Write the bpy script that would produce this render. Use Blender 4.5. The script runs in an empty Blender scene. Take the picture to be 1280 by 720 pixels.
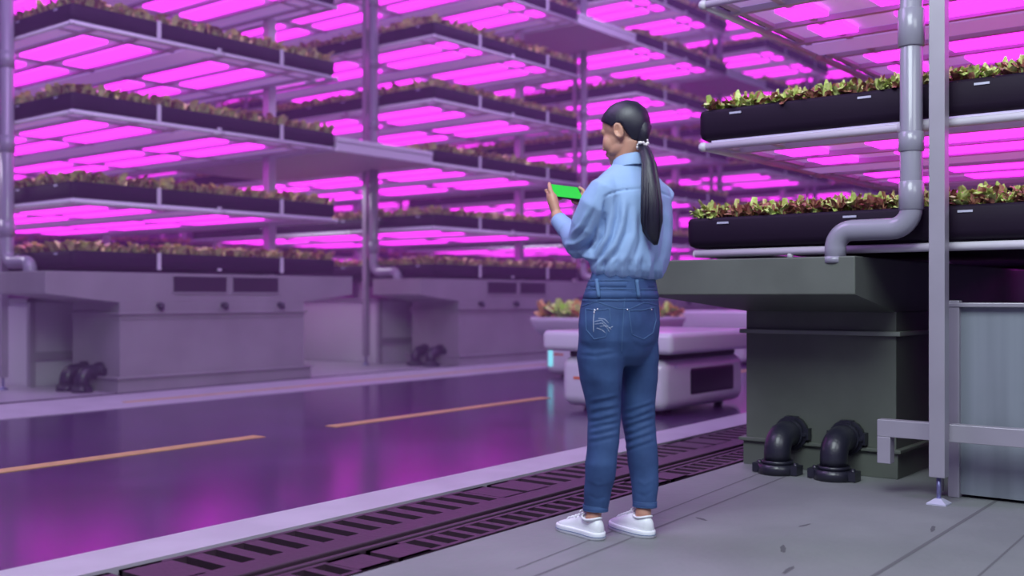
import bpy, bmesh, math, random
from mathutils import Vector, Matrix, noise
from mathutils.bvhtree import BVHTree
random.seed(7)
C = bpy.context.scene.collection
R = math.radians
TH = R(38.4)                       # the view direction's angle from the road axis
FW = Vector((math.cos(TH), math.sin(TH), 0)); RT = Vector((math.sin(TH), -math.cos(TH), 0))
CAMZ = .908
F = 1330.0

# ------------------------------------------------------------------ materials
def mat(name, col, rough=.5, metal=0, bump=0, bscale=40, var=0, vscale=6, spec=.5, emit=None, estr=1, coat=0, col2=None, stretch=None, detail=3):
    m = bpy.data.materials.new(name); m.use_nodes = True
    nt = m.node_tree; b = nt.nodes['Principled BSDF']
    b.inputs['Base Color'].default_value = (*col, 1)
    b.inputs['Roughness'].default_value = rough
    b.inputs['Metallic'].default_value = metal
    b.inputs['Specular IOR Level'].default_value = spec
    b.inputs['Coat Weight'].default_value = coat
    if emit:
        b.inputs['Emission Color'].default_value = (*emit, 1); b.inputs['Emission Strength'].default_value = estr
    tc = nt.nodes.new('ShaderNodeTexCoord')
    src = tc.outputs['Object']
    if stretch:
        mp = nt.nodes.new('ShaderNodeMapping'); mp.inputs['Scale'].default_value = stretch
        nt.links.new(src, mp.inputs['Vector']); src = mp.outputs['Vector']
    if var or col2:
        n = nt.nodes.new('ShaderNodeTexNoise'); n.inputs['Scale'].default_value = vscale; n.inputs['Detail'].default_value = detail
        nt.links.new(src, n.inputs['Vector'])
        r = nt.nodes.new('ShaderNodeValToRGB')
        c2 = col2 or tuple(max(0, c*(1-var)) for c in col)
        c1 = col if col2 else tuple(min(1, c*(1+var)) for c in col)
        r.color_ramp.elements[0].position = .35; r.color_ramp.elements[1].position = .65
        r.color_ramp.elements[0].color = (*c2, 1); r.color_ramp.elements[1].color = (*c1, 1)
        nt.links.new(n.outputs['Fac'], r.inputs['Fac']); nt.links.new(r.outputs['Color'], b.inputs['Base Color'])
    if bump:
        n2 = nt.nodes.new('ShaderNodeTexNoise'); n2.inputs['Scale'].default_value = bscale; n2.inputs['Detail'].default_value = 4
        nt.links.new(src, n2.inputs['Vector'])
        bp = nt.nodes.new('ShaderNodeBump'); bp.inputs['Strength'].default_value = bump; bp.inputs['Distance'].default_value = .01
        nt.links.new(n2.outputs['Fac'], bp.inputs['Height']); nt.links.new(bp.outputs['Normal'], b.inputs['Normal'])
    return m

M = {}
M['tray'] = mat('black_plastic', (.012, .005, .018), .6, spec=.2, bump=.05, bscale=200)
M['frame'] = mat('white_coated_steel', (.60, .57, .65), .4, bump=.03)
M['slab'] = mat('lilac_sheet_added_glow', (.74, .78, .90), .45, emit=(.60, .30, .95), estr=.30)  # faint glow added to lift the dark undersides of the racks
M['led'] = mat('grow_light', (.5, .1, .6), .5, emit=(1.0, .028, 1.0), estr=3.0)
M['pipe'] = mat('grey_pvc', (.28, .27, .34), .28, spec=.5, coat=.3)
M['steel'] = mat('brushed_steel', (.38, .36, .42), .38, metal=.3, var=.05, vscale=3)
M['tank'] = mat('olive_grey_paint', (.112, .126, .108), .5, var=.10, vscale=3, bump=.05, bscale=60)
M['tank_far'] = mat('grey_paint', (.26, .25, .27), .5, var=.08, vscale=2)
M['rim'] = mat('pale_rim_paint', (.24, .265, .235), .4)
M['vent'] = mat('vent_dark', (.012, .01, .016), .5)
M['castiron'] = mat('black_cast_iron', (.018, .018, .032), .38, bump=.15, bscale=90, coat=.2)
M['blue_steel'] = mat('blue_steel', (.22, .22, .42), .3, metal=.6)
M['pale_metal'] = mat('levelling_pad', (.6, .6, .75), .35, metal=.3)
M['panel'] = mat('frosted_sheet', (.20, .225, .26), .28, stretch=(3, 3, .15), var=.22, vscale=2.2, coat=.5)
M['concrete'] = mat('concrete', (.228, .240, .243), .62, bump=.25, bscale=25, col2=(.185, .195, .20), vscale=1.6, detail=8)
M['curb'] = mat('curb_concrete', (.46, .43, .50), .5, bump=.1, bscale=30, var=.06, vscale=4)
M['farfloor'] = mat('pale_platform_floor', (.42, .38, .46), .3, var=.06, vscale=2)
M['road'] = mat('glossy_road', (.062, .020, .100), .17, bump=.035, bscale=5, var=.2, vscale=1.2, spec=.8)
M['paint'] = mat('orange_lane_paint', (.56, .36, .13), .5, var=.1, vscale=8)
M['grate'] = mat('purple_iron_grate', (.070, .038, .062), .5, bump=.2, bscale=60, metal=.2)
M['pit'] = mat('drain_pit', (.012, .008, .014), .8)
M['wall'] = mat('hall_wall', (.20, .12, .26), .7, var=.05)
M['white'] = mat('white_robot_shell', (.66, .64, .72), .3, coat=.4)
M['screen'] = mat('dark_screen', (.010, .004, .018), .35)
M['rubber'] = mat('dark_rubber', (.02, .02, .025), .6)
M['cyan'] = mat('cyan_light', (.1, .5, .6), .4, emit=(.25, .75, .85), estr=.9)
M['orange'] = mat('orange_marker', (.7, .16, .05), .5)
M['soil'] = mat('growing_medium', (.05, .035, .03), .9)
M['leafg'] = mat('green_leaf', (.42, .58, .10), .5, col2=(.78, .86, .36), vscale=55)
M['leafr'] = mat('red_leaf', (.30, .06, .08), .5, col2=(.45, .24, .14), vscale=45)
M['leaff'] = mat('mixed_leaf', (.86, .88, .34), .5, col2=(.72, .52, .28), vscale=14)
M['skin'] = mat('skin', (.55, .29, .21), .45, bump=.06, bscale=220, col2=(.50, .25, .18), vscale=12)
M['skin'].node_tree.nodes['Principled BSDF'].inputs['Subsurface Weight'].default_value = .12
M['skin'].node_tree.nodes['Principled BSDF'].inputs['Subsurface Radius'].default_value = (.02, .008, .005)
M['hair'] = mat('dark_hair', (.011, .009, .024), .42, stretch=(90, 90, 5), bump=.16, bscale=5, spec=.6)
M['shirt'] = mat('light_blue_cotton', (.26, .39, .64), .7, bump=.12, bscale=14, var=.03, vscale=5)
M['denim'] = mat('blue_denim', (.022, .056, .165), .75, bump=.12, bscale=900, col2=(.038, .090, .235), vscale=9, detail=6)
M['denim_light'] = mat('faded_denim_seam', (.07, .145, .30), .75)
M['thread'] = mat('white_thread', (.55, .62, .75), .6)
M['rivet'] = mat('silver_rivet', (.8, .8, .85), .25, metal=.8)
M['shoe'] = mat('white_canvas', (.78, .80, .84), .5, bump=.08, bscale=150)
M['sole'] = mat('white_rubber_sole', (.80, .82, .87), .4)
M['laces'] = mat('white_laces', (.85, .86, .9), .6)
M['eye'] = mat('eye_white', (.8, .78, .78), .2)
M['lip'] = mat('lips', (.42, .14, .14), .4)
M['green'] = mat('green_phone_screen', (.01, .3, .03), .3, emit=(.012, .50, .028), estr=.85)
M['phone'] = mat('black_phone', (.02, .02, .022), .3)
M['pearl'] = mat('pearl_beads', (.75, .68, .70), .3)

# ------------------------------------------------------------------ mesh builder
class MB:
    def __init__(s): s.v = []; s.f = []; s.m = []; s.sm = []
    def add(s, vs, fs, mi=0, smooth=False):
        o = len(s.v); s.v += [tuple(p) for p in vs]
        for f in fs: s.f.append([i+o for i in f]); s.m.append(mi); s.sm.append(smooth)
    def box(s, a, b, mi=0, M4=None):
        x0, y0, z0 = a; x1, y1, z1 = b
        if x0 > x1: x0, x1 = x1, x0
        if y0 > y1: y0, y1 = y1, y0
        if z0 > z1: z0, z1 = z1, z0
        v = [Vector(p) for p in ((x0,y0,z0),(x1,y0,z0),(x1,y1,z0),(x0,y1,z0),(x0,y0,z1),(x1,y0,z1),(x1,y1,z1),(x0,y1,z1))]
        if M4: v = [M4 @ p for p in v]
        s.add(v, [(0,3,2,1),(4,5,6,7),(0,1,5,4),(1,2,6,5),(2,3,7,6),(3,0,4,7)], mi)
    def tube(s, pts, rad, n=12, mi=0, caps=True, flat=1.0, up=None):
        pts = [Vector(p) for p in pts]
        if not isinstance(rad, (list, tuple)): rad = [rad]*len(pts)
        rings = []; prev = None
        for i, p in enumerate(pts):
            t = (pts[min(i+1, len(pts)-1)] - pts[max(i-1, 0)])
            if t.length < 1e-9: t = Vector((0,0,1))
            t.normalize()
            if prev is None:
                a = Vector(up) if up else (Vector((0,0,1)) if abs(t.z) < .9 else Vector((1,0,0)))
            else: a = prev
            a = (a - t*a.dot(t))
            if a.length < 1e-6: a = t.orthogonal()
            a.normalize(); b = t.cross(a); prev = a
            rings.append([p + (a*math.cos(2*math.pi*k/n)*flat + b*math.sin(2*math.pi*k/n))*rad[i] for k in range(n)])
        s.loft(rings, mi, caps)
    def loft(s, rings, mi=0, caps=True, smooth=True):
        n = len(rings[0]); vs = [p for r in rings for p in r]; fs = []
        for i in range(len(rings)-1):
            for k in range(n):
                fs.append((i*n+k, i*n+(k+1) % n, (i+1)*n+(k+1) % n, (i+1)*n+k))
        s.add(vs, fs, mi, smooth)
        if caps:
            o = len(s.v)-len(vs)
            s.f.append([o+k for k in reversed(range(n))]); s.m.append(mi); s.sm.append(False)
            s.f.append([o+(len(rings)-1)*n+k for k in range(n)]); s.m.append(mi); s.sm.append(False)
    def ell(s, c, r, rot=None, nu=20, nv=12, mi=0):
        c = Vector(c); vs = []; fs = []
        for i in range(nv+1):
            ph = math.pi*i/nv
            for k in range(nu):
                t = 2*math.pi*k/nu
                p = Vector((r[0]*math.sin(ph)*math.cos(t), r[1]*math.sin(ph)*math.sin(t), r[2]*math.cos(ph)))
                if rot: p = rot @ p
                vs.append(c+p)
        for i in range(nv):
            for k in range(nu):
                fs.append((i*nu+k, (i+1)*nu+k, (i+1)*nu+(k+1) % nu, i*nu+(k+1) % nu))
        s.add(vs, fs, mi, True)
    def prism(s, poly, axis, a, b, mi=0):
        def P(q, w):
            return (w, q[0], q[1]) if axis == 0 else ((q[0], w, q[1]) if axis == 1 else (q[0], q[1], w))
        n = len(poly); vs = [P(q, a) for q in poly] + [P(q, b) for q in poly]
        fs = [tuple(range(n)), tuple(reversed(range(n, 2*n)))] + [(k, n+k, n+(k+1) % n, (k+1) % n) for k in range(n)]
        s.add(vs, fs, mi)
    def mesh(s, name, mats, fix=True, merge=0):
        me = bpy.data.meshes.new(name); me.from_pydata(s.v, [], s.f)
        for m in mats: me.materials.append(m)
        me.polygons.foreach_set('material_index', s.m); me.polygons.foreach_set('use_smooth', s.sm)
        if fix or merge:
            bm = bmesh.new(); bm.from_mesh(me)
            if merge: bmesh.ops.remove_doubles(bm, verts=bm.verts, dist=merge)
            if fix: bmesh.ops.recalc_face_normals(bm, faces=bm.faces)
            bm.to_mesh(me); bm.free()
        me.update(); return me
    def obj(s, name, mats, parent=None, bevel=0, seg=2, fix=True, merge=0, smooth=False):
        if not isinstance(mats, (list, tuple)): mats = [mats]
        o = bpy.data.objects.new(name, s.mesh(name, mats, fix, merge)); C.objects.link(o)
        if parent: o.parent = parent
        if bevel:
            b = o.modifiers.new('bevel', 'BEVEL'); b.width = bevel; b.segments = seg; b.limit_method = 'ANGLE'; b.angle_limit = R(35)
            b.harden_normals = False
        if smooth:
            for p in o.data.polygons: p.use_smooth = True
        return o
def arc(c, a, b, r, n=8):
    """quarter bend about centre c from direction a to direction b"""
    a, b, c = Vector(a), Vector(b), Vector(c)
    return [c + a*r*math.cos(t*math.pi/2/n) + b*r*math.sin(t*math.pi/2/n) for t in range(n+1)]
def tag(o, label, cat, group=None, kind=None):
    if label: o['label'] = label
    if cat: o['category'] = cat
    if group: o['group'] = group
    if kind: o['kind'] = kind
    return o
def empty(name, loc, rz=0):
    o = bpy.data.objects.new(name, None); C.objects.link(o); o.location = loc; o.rotation_euler = (0, 0, rz); o.empty_display_size = .1
    return o
def struct(o): o['kind'] = 'structure'; return o
def link(name, me, parent=None, loc=None):
    o = bpy.data.objects.new(name, me); C.objects.link(o)
    if parent: o.parent = parent
    if loc: o.location = loc
    return o
def copy_tree(o, parent=None):
    c = o.copy(); C.objects.link(c); c.parent = parent
    for ch in list(o.children): copy_tree(ch, c)
    return c

# ------------------------------------------------------------------ the setting: floor bands
def kk(u): return .040*min(u, 12)
US = [-4, 12, 60]
def band(name, v0, v1, z0, z1, m, s0=1, s1=1, us=US):
    b = MB(); rings = []
    for u in us:
        a = v0+s0*kk(u); c = v1+s1*kk(u)
        rings.append([Vector((u, a, z0)), Vector((u, c, z0)), Vector((u, c, z1)), Vector((u, a, z1))])
    b.loft(rings, 0, True, False)
    return struct(b.obj(name, m))
band('floor', -6, 2.50, -.3, 0, M['concrete'], 0, .7)
band('floor_drain_pit', 2.50, 3.19, -.3, -.09, M['pit'], .7, .8)
band('trim_1', 3.19, 3.44, -.3, .006, M['curb'], .8, 1)
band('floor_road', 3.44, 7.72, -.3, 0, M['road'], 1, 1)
band('trim_2', 7.72, 8.84, -.3, .006, M['curb'], 1, 1)
band('floor_platform', 8.84, 30, -.3, 0, M['farfloor'], 1, 0)
# thin dark strip along the platform edge
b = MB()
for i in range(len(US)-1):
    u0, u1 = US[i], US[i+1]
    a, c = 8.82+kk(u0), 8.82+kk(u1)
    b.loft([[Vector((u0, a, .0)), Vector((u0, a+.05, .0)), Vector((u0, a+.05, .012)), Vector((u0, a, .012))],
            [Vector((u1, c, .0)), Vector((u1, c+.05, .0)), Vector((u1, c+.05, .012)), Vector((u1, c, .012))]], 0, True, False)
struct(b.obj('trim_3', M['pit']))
# hall walls far behind
b = MB(); b.box((-10, 30, -.3), (60, 30.3, 11)); struct(b.obj('wall_back', M['wall']))
b = MB(); b.box((60, -8, -.3), (60.3, 30, 11)); struct(b.obj('wall_end', M['wall']))
# floor marks: expansion joints and scuffs in the near concrete
b = MB()
for (p, q, w) in (((1.2, 1.98), (5.3, 2.28), .006), ((2.8, 2.2), (5.2, 2.42), .004), ((1.5, 1.2), (9, 1.32), .008), ((2.0, .9), (6, 1.05), .004)):
    p = Vector((*p, 0)); q = Vector((*q, 0)); t = (q-p).normalized(); nn = Vector((-t.y, t.x, 0))*w
    b.add([p-nn+Vector((0,0,.0008)), q-nn+Vector((0,0,.0008)), q+nn+Vector((0,0,.0008)), p+nn+Vector((0,0,.0008))], [(0,1,2,3)])
struct(b.obj('trim_4', mat('floor_joint', (.12, .12, .13), .8)))
b = MB()
for (x, y, w, h, a) in ((3.62,1.62,.05,.012,.4),(3.35,1.48,.07,.008,.1),(2.9,1.7,.03,.01,.9),(4.3,1.3,.05,.01,.2),(3.9,2.1,.04,.01,1.2),(3.05,1.38,.05,.02,.1),(4.05,1.72,.05,.006,-.2)):
    ring = []
    for k in range(16):
        t = 2*math.pi*k/16; rr = 1+.22*math.sin(2*t+x*9)+.15*math.sin(5*t+x*4)
        dx, dy = w*rr*math.cos(t), h*rr*math.sin(t)
        ring.append((x+dx*math.cos(a)-dy*math.sin(a), y+dx*math.sin(a)+dy*math.cos(a), .0007))
    b.add(ring, [tuple(range(16))])
struct(b.obj('trim_5', mat('floor_scuff', (.10, .10, .11), .8)))

# lane dashes and edge line
def strip(name, u0, u1, v, w, label, group, z=.004):
    b = MB(); n = 4; L = []
    for i in range(n+1):
        u = u0+(u1-u0)*i/n; c = v+kk(u)
        L.append([Vector((u, c-w/2, z-.004)), Vector((u, c+w/2, z-.004)), Vector((u, c+w/2, z)), Vector((u, c-w/2, z))])
    b.loft(L, 0, True, False)
    o = b.obj(name, M['paint']); tag(o, label, 'road marking', group); return o
D = 5.44
lbl = ['orange lane dash on the purple road at the left edge of the photo', 'orange lane dash on the purple road ending beside the white robot']
for i in range(7):
    u1 = 4.43+3.32*i
    strip('lane_dash', u1-2.68, u1, D, .12, lbl[i] if i < 2 else 'far orange lane dash beyond the nearest white robot', 'orange lane dashes on the road' if i > 1 else None)
strip('edge_line', 5.1, 14.5, 8.10, .07, 'thin orange line painted on the pale strip along the far road edge', None, z=.010)

# ------------------------------------------------------------------ drain grates
def grate(name, u0, L, va, vb, nslot, sw, label, ridge):
    """cast grate from u0 to u0+L, slots across; va/vb at slope"""
    t = empty(name, (u0, 0, -.002)); b = MB()
    def sl(u): return .8*kk(u0+u)
    def q(ua, ub, a, c, z0, z1):
        b.loft([[Vector((ua, a+sl(ua), z0)), Vector((ua, c+sl(ua), z0)), Vector((ua, c+sl(ua), z1)), Vector((ua, a+sl(ua), z1))],
                [Vector((ub, a+sl(ub), z0)), Vector((ub, c+sl(ub), z0)), Vector((ub, c+sl(ub), z1)), Vector((ub, a+sl(ub), z1))]], 0, True, False)
    q(0, L, va, va+.022, -.03, 0); q(0, L, vb-.022, vb, -.03, 0)
    m = .16; p = (L-2*m)/nslot
    q(0, m, va, vb, -.03, 0); q(L-m, L, va, vb, -.03, 0)
    for i in range(nslot+1):
        c = m+i*p; q(c-(p-sw)/2, c+(p-sw)/2, va, vb, -.03, -.001)
    tag(t, label, 'drain grate', 'cast drain grates beside the near curb')
    b.obj('grate_bars', M['grate'], t)
    return t
pos = ['at the bottom left corner of the photo', 'in the left half below the near curb', 'left of the woman', 'behind the woman', 'beside the olive tank', 'beyond the olive tank']
for i in range(6):
    u0 = -.05+2.0*(i)+.02
    grate('drain_grate', u0, 1.96, 2.90, 3.175, 13, .062, 'wide slotted drain grate '+pos[i]+', along the curb', 0)
    grate('drain_grate', u0+.7, 1.96, 2.515, 2.70, 17, .060, 'narrow slotted drain grate '+pos[i]+', along the concrete', 0)
# solid rails between the gratings
def rail(name, v0, v1, z0, z1, label):
    b = MB(); L = []
    for u in (-1, 12, 20):
        s = .8*kk(u); L.append([Vector((u, v0+s, z0)), Vector((u, v1+s, z0)), Vector((u, v1+s, z1)), Vector((u, v0+s, z1))])
    b.loft(L, 0, True, False); o = b.obj(name, M['grate'], bevel=.006); tag(o, label, 'rail'); return o
rail('channel_rail', 2.775, 2.89, -.09, .006, 'dark purple iron rail running between the wide and narrow drain grates')
rail('channel_rail', 2.71, 2.735, -.09, .004, 'thin iron edge rail on the roadside edge of the narrow drain grates')

# ------------------------------------------------------------------ leaves
def leaf_mesh(seed, n, hgt, spread, mats, base=.035):
    rnd = random.Random(seed); b = MB()
    for i in range(n):
        a = rnd.uniform(0, 2*math.pi); r0 = rnd.uniform(0, .2)*spread; lean = rnd.uniform(.15, 1.1)
        L = hgt*rnd.uniform(.55, 1.1); w = L*rnd.uniform(.22, .40); zb = base*rnd.random()
        d = Vector((math.cos(a), math.sin(a), 0)); sd = Vector((-d.y, d.x, 0))
        mi = 0 if rnd.random() < .72 else 1
        rows = []
        for j in range(5):
            t = j/4; out = r0+L*math.sin(lean)*t*(1+.4*t); z = L*math.cos(lean*(.4+.9*t))*t
            ww = w*math.sin(math.pi*(.12+.80*t))**.8
            rows.append([d*out+sd*(ww*s)+Vector((0,0,zb+max(0, z)+.5*ww*abs(s)*math.sin(7*t+i+5*s)+rnd.uniform(-.3,.3)*ww)) for s in (-1, -.5, 0, .5, 1)])
        vs = [p for r in rows for p in r]
        fs = [(j*5+k, j*5+k+1, (j+1)*5+k+1, (j+1)*5+k) for j in range(4) for k in range(4)]
        b.add(vs, fs, mi, True)
    return b.mesh('lettuce_leaves', mats, fix=False)
LM = [leaf_mesh(i, 24, .052, .045, [M['leafg'], M['leafr']] if i % 3 else [M['leafr'], M['leafg']]) for i in range(9)]

far_leaf = MB()
def far_plants(u0, u1, v0, v1, z, dens_rows, pitch, h=.12, rnd=random.Random(3)):
    """clumps of leaf blades in rows along the two tray edges that face the road and the aisle"""
    def clump(x, y):
        for k in range(5):
            a = rnd.uniform(0, 6.283); L = h*rnd.uniform(.55, 1.15); w = L*.30
            d = Vector((math.cos(a), math.sin(a), 0)); s = Vector((-d.y, d.x, 0))
            p = Vector((x, y, z)); q = p+d*L*.35+Vector((0,0,L*.7)); e = p+d*L*.8+Vector((0,0,L*rnd.uniform(.6, 1)))
            far_leaf.add([p-s*w*.3, p+s*w*.3, q+s*w, q-s*w, e+s*w*.5, e-s*w*.5], [(0,1,2,3), (3,2,4,5)], rnd.choice((0,0,0,1)), True)
    for r in range(dens_rows):
        off = .045+r*.085
        x = u0+.04
        while x < u1-.04: clump(x+rnd.uniform(-.02,.02), (v0+off if v1 > v0 else v0-off)); x += pitch
        y = min(v0, v1)+.05
        while y < max(v0, v1)-.04: clump(u0+off, y+rnd.uniform(-.02,.02)); y += pitch

# ------------------------------------------------------------------ grow racks
def tray_mesh(L, W, hh=.155, r=.05):
    """open black tray with rounded corners: outer wall, inner well"""
    b = MB()
    def ring(off, z, rr):
        pts = []
        for (cx, cy, a0) in ((L-rr-off, W-rr-off, 0), (rr+off, W-rr-off, 90), (rr+off, rr+off, 180), (L-rr-off, rr+off, 270)):
            for k in range(6):
                a = R(a0+18*k); pts.append(Vector((cx+rr*math.cos(a), cy+rr*math.sin(a), z)))
        return pts
    rings = [ring(.03, 0, r), ring(.008, .012, r), ring(0, .04, r), ring(0, hh-.018, r), ring(.006, hh-.004, r), ring(.016, hh, r), ring(.03, hh-.004, r), ring(.034, hh-.03, r)]
    b.loft(rings, 0, True, True)
    b.m[-1] = 1
    return b.mesh('tray', [M['tray'], M['soil']])
COLS = [(.37, .63), (.85, 1.11), (1.81, 2.07), (2.30, 2.56)]
ROWS = [(.45, 1.69), (2.07, 3.31), (3.69, 4.93)]
def frame_mesh(L, W, cols, su):
    b = MB()
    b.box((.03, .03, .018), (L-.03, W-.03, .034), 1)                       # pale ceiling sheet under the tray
    b.tube([(0, 0, 0), (L, 0, 0)], .020, 10, 0); b.tube([(0, 0, 0), (0, W, 0)], .020, 10, 0)
    b.tube([(L, 0, 0), (L, W, 0)], .020, 10, 0); b.tube([(0, W, 0), (L, W, 0)], .020, 10, 0)
    for (x, y) in ((0, 0), (L, 0), (0, W), (L, W)): b.ell((x, y, 0), (.028, .028, .026), mi=0, nu=10, nv=6)
    b.tube([(L*.5-.06, 0, 0), (L*.5+.06, 0, 0)], .028, 10, 0); b.tube([(0, W*.3-.08, 0), (0, W*.3+.08, 0)], .028, 10, 0)
    edges = [c for p in cols for c in p]
    for x in (cols[0][0]-.10*su, (cols[0][1]+cols[1][0])/2, cols[1][1]+.09*su, cols[2][0]-.09*su, (cols[2][1]+cols[3][0])/2, cols[3][1]+.10*su, L-.22*su):
        b.box((x-.022*su, .04, -.012), (x+.022*su, W-.04, .02), 0)
    b.box(((cols[1][1]+cols[2][0])/2-.16*su, .03, -.004), ((cols[1][1]+cols[2][0])/2+.16*su, W-.03, .018), 1)  # wide centre beam shares the sheet's added glow
    for y in (.08, .33, 1.86*su, 3.5*su):
        if y < W: b.box((.03, y-.018, -.002), (L-.03, y+.018, .019), 0)
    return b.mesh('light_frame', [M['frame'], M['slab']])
_cache = {}
def cached(key, fn):
    if key not in _cache: _cache[key] = fn()
    return _cache[key]
def box_mesh(name, a, b_, m):
    q = MB(); q.box(a, b_); return q.mesh(name, [m])

def hull_mesh(sg, W, ov, zb, zn, zt, Ln, flare, m):
    """water basin: wide rectangular top, sloping in to the tank neck; local origin = neck corner on the road side, v grows away from the road"""
    b = MB()
    x0, x1 = -ov, Ln+ov
    y0, y1 = -flare, W
    top = [Vector((x0, y0, zt)), Vector((x1, y0, zt)), Vector((x1, y1, zt)), Vector((x0, y1, zt))]
    mid = [Vector((x0, y0, zb)), Vector((x1, y0, zb)), Vector((x1, y1, zb)), Vector((x0, y1, zb))]
    bot = [Vector((0, 0, zn)), Vector((Ln, 0, zn)), Vector((Ln, W, zn)), Vector((0, W, zn))]
    rim = [Vector((x0+.03, y0+.03, zt)), Vector((x1-.03, y0+.03, zt)), Vector((x1-.03, y1-.03, zt)), Vector((x0+.03, y1-.03, zt))]
    inn = [p-Vector((0, 0, .03)) for p in rim]
    b.loft([bot, mid, top, rim, inn], 0, True, False)
    for p in range(len(b.v)): b.v[p] = (b.v[p][0], b.v[p][1]*sg, b.v[p][2])
    return b.obj('basin', m, bevel=.006)
def elbow_mesh():
    """cast elbow: flange on the tank, bend, square-eared flange on the floor. local: comes out of +X wall toward -X, turns down"""
    b = MB(); r = .068; zc = .192
    pts = [(.13, 0, zc), (.02, 0, zc)] + [tuple(p) for p in arc((.0, 0, zc-.085), (0, 0, 1), (-1, 0, 0), .085, 8)] + [(-.085, 0, .07)]
    b.tube(pts, r, 18)
    b.tube([(.075, 0, zc), (.112, 0, zc)], r+.022, 18); b.tube([(.05, 0, zc), (.075, 0, zc)], r+.008, 18)
    b.tube([(-.085, 0, .0), (-.085, 0, .052)], r+.030, 20); b.tube([(-.085, 0, .052), (-.085, 0, .07)], r+.012, 18)
    for s in (-1, 1):                                                       # bolt ears
        b.box((-.125, s*.07, .004), (-.045, s*.122, .050)); b.tube([(-.085, s*.098, 0), (-.085, s*.098, .062)], .012, 6)
        b.box((.070, s*.055, zc-.03), (.118, s*.100, zc+.03)); b.tube([(.055, s*.082, zc), (.13, s*.082, zc)], .012, 6)
        b.box((.070, -.03, zc+s*.055), (.118, .03, zc+s*.088))
    return b
def tank(u, v, sg, label, group, near=False):
    t = empty('water_tank', (u, v, 0)); tag(t, label, 'water tank', group)
    m = M['tank'] if near else M['tank_far']; rm = M['rim'] if near else M['tank_far']
    Ln, W = 2.27, (.815 if near else .86); zn = .835 if near else .86; zt = 1.10 if near else 1.15
    b = MB(); b.box((0, 0, .0), (Ln, sg*W, zn+.002)); b.obj('tank_body', m, t, bevel=.004)
    hull_mesh(sg, W, .56 if near else .74, .922 if near else .945, zn, zt, Ln, .30 if near else .0, m).parent = t
    b = MB(); z = .715 if near else .745; e = .028
    b.box((-e, -e*sg, z), (Ln+e, sg*(W+e), z+.022)); b.box((-.006, -.006*sg, z-.05), (Ln+.006, sg*(W+.006), z)) if not near else None
    b.obj('collar', rm, t, bevel=.003)
    b = MB(); e = .012 if near else .055
    b.box((-e, -e*sg, .0), (Ln+e, sg*(W+e), .13)); b.box((-e-.02, -(e+.02)*sg, .13), (Ln+e+.02, sg*(W+e+.02), .148))
    b.obj('skirt', m, t, bevel=.003)
    for k, dv in enumerate((.275, .575) if near else (.32, .60)):
        if near:
            o = elbow_proto
        else: o = elbow_proto
        e_ = link('pipe_elbow', o, t, (-.12, sg*dv, 0))
        e_['label'] = 'black cast iron elbow pipe, one of a pair at the tank foot'
    if sg > 0:
        for (a, c) in ((.59, 1.22), (1.31, 1.90)):
            b = MB(); b.box((a, -.006, .965), (c, .03, 1.12)); b.obj('vent', M['vent'], t)
            b = MB(); b.box((a-.02, -.012, .95), (c+.02, .0, .965)); b.box((a-.02, -.012, 1.12), (c+.02, .0, 1.13)); b.obj('vent_frame', m, t)
        for a in (.42, 1.18, 1.92):
            b = MB(); b.tube([(a, -.0, .83), (a, -.06, .83), (a-.02, -.075, .80)], .028, 8); b.obj('drain_nozzle', M['castiron'], t)
    return t
elbow_proto = elbow_mesh().mesh('elbow', [M['castiron']])

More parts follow.
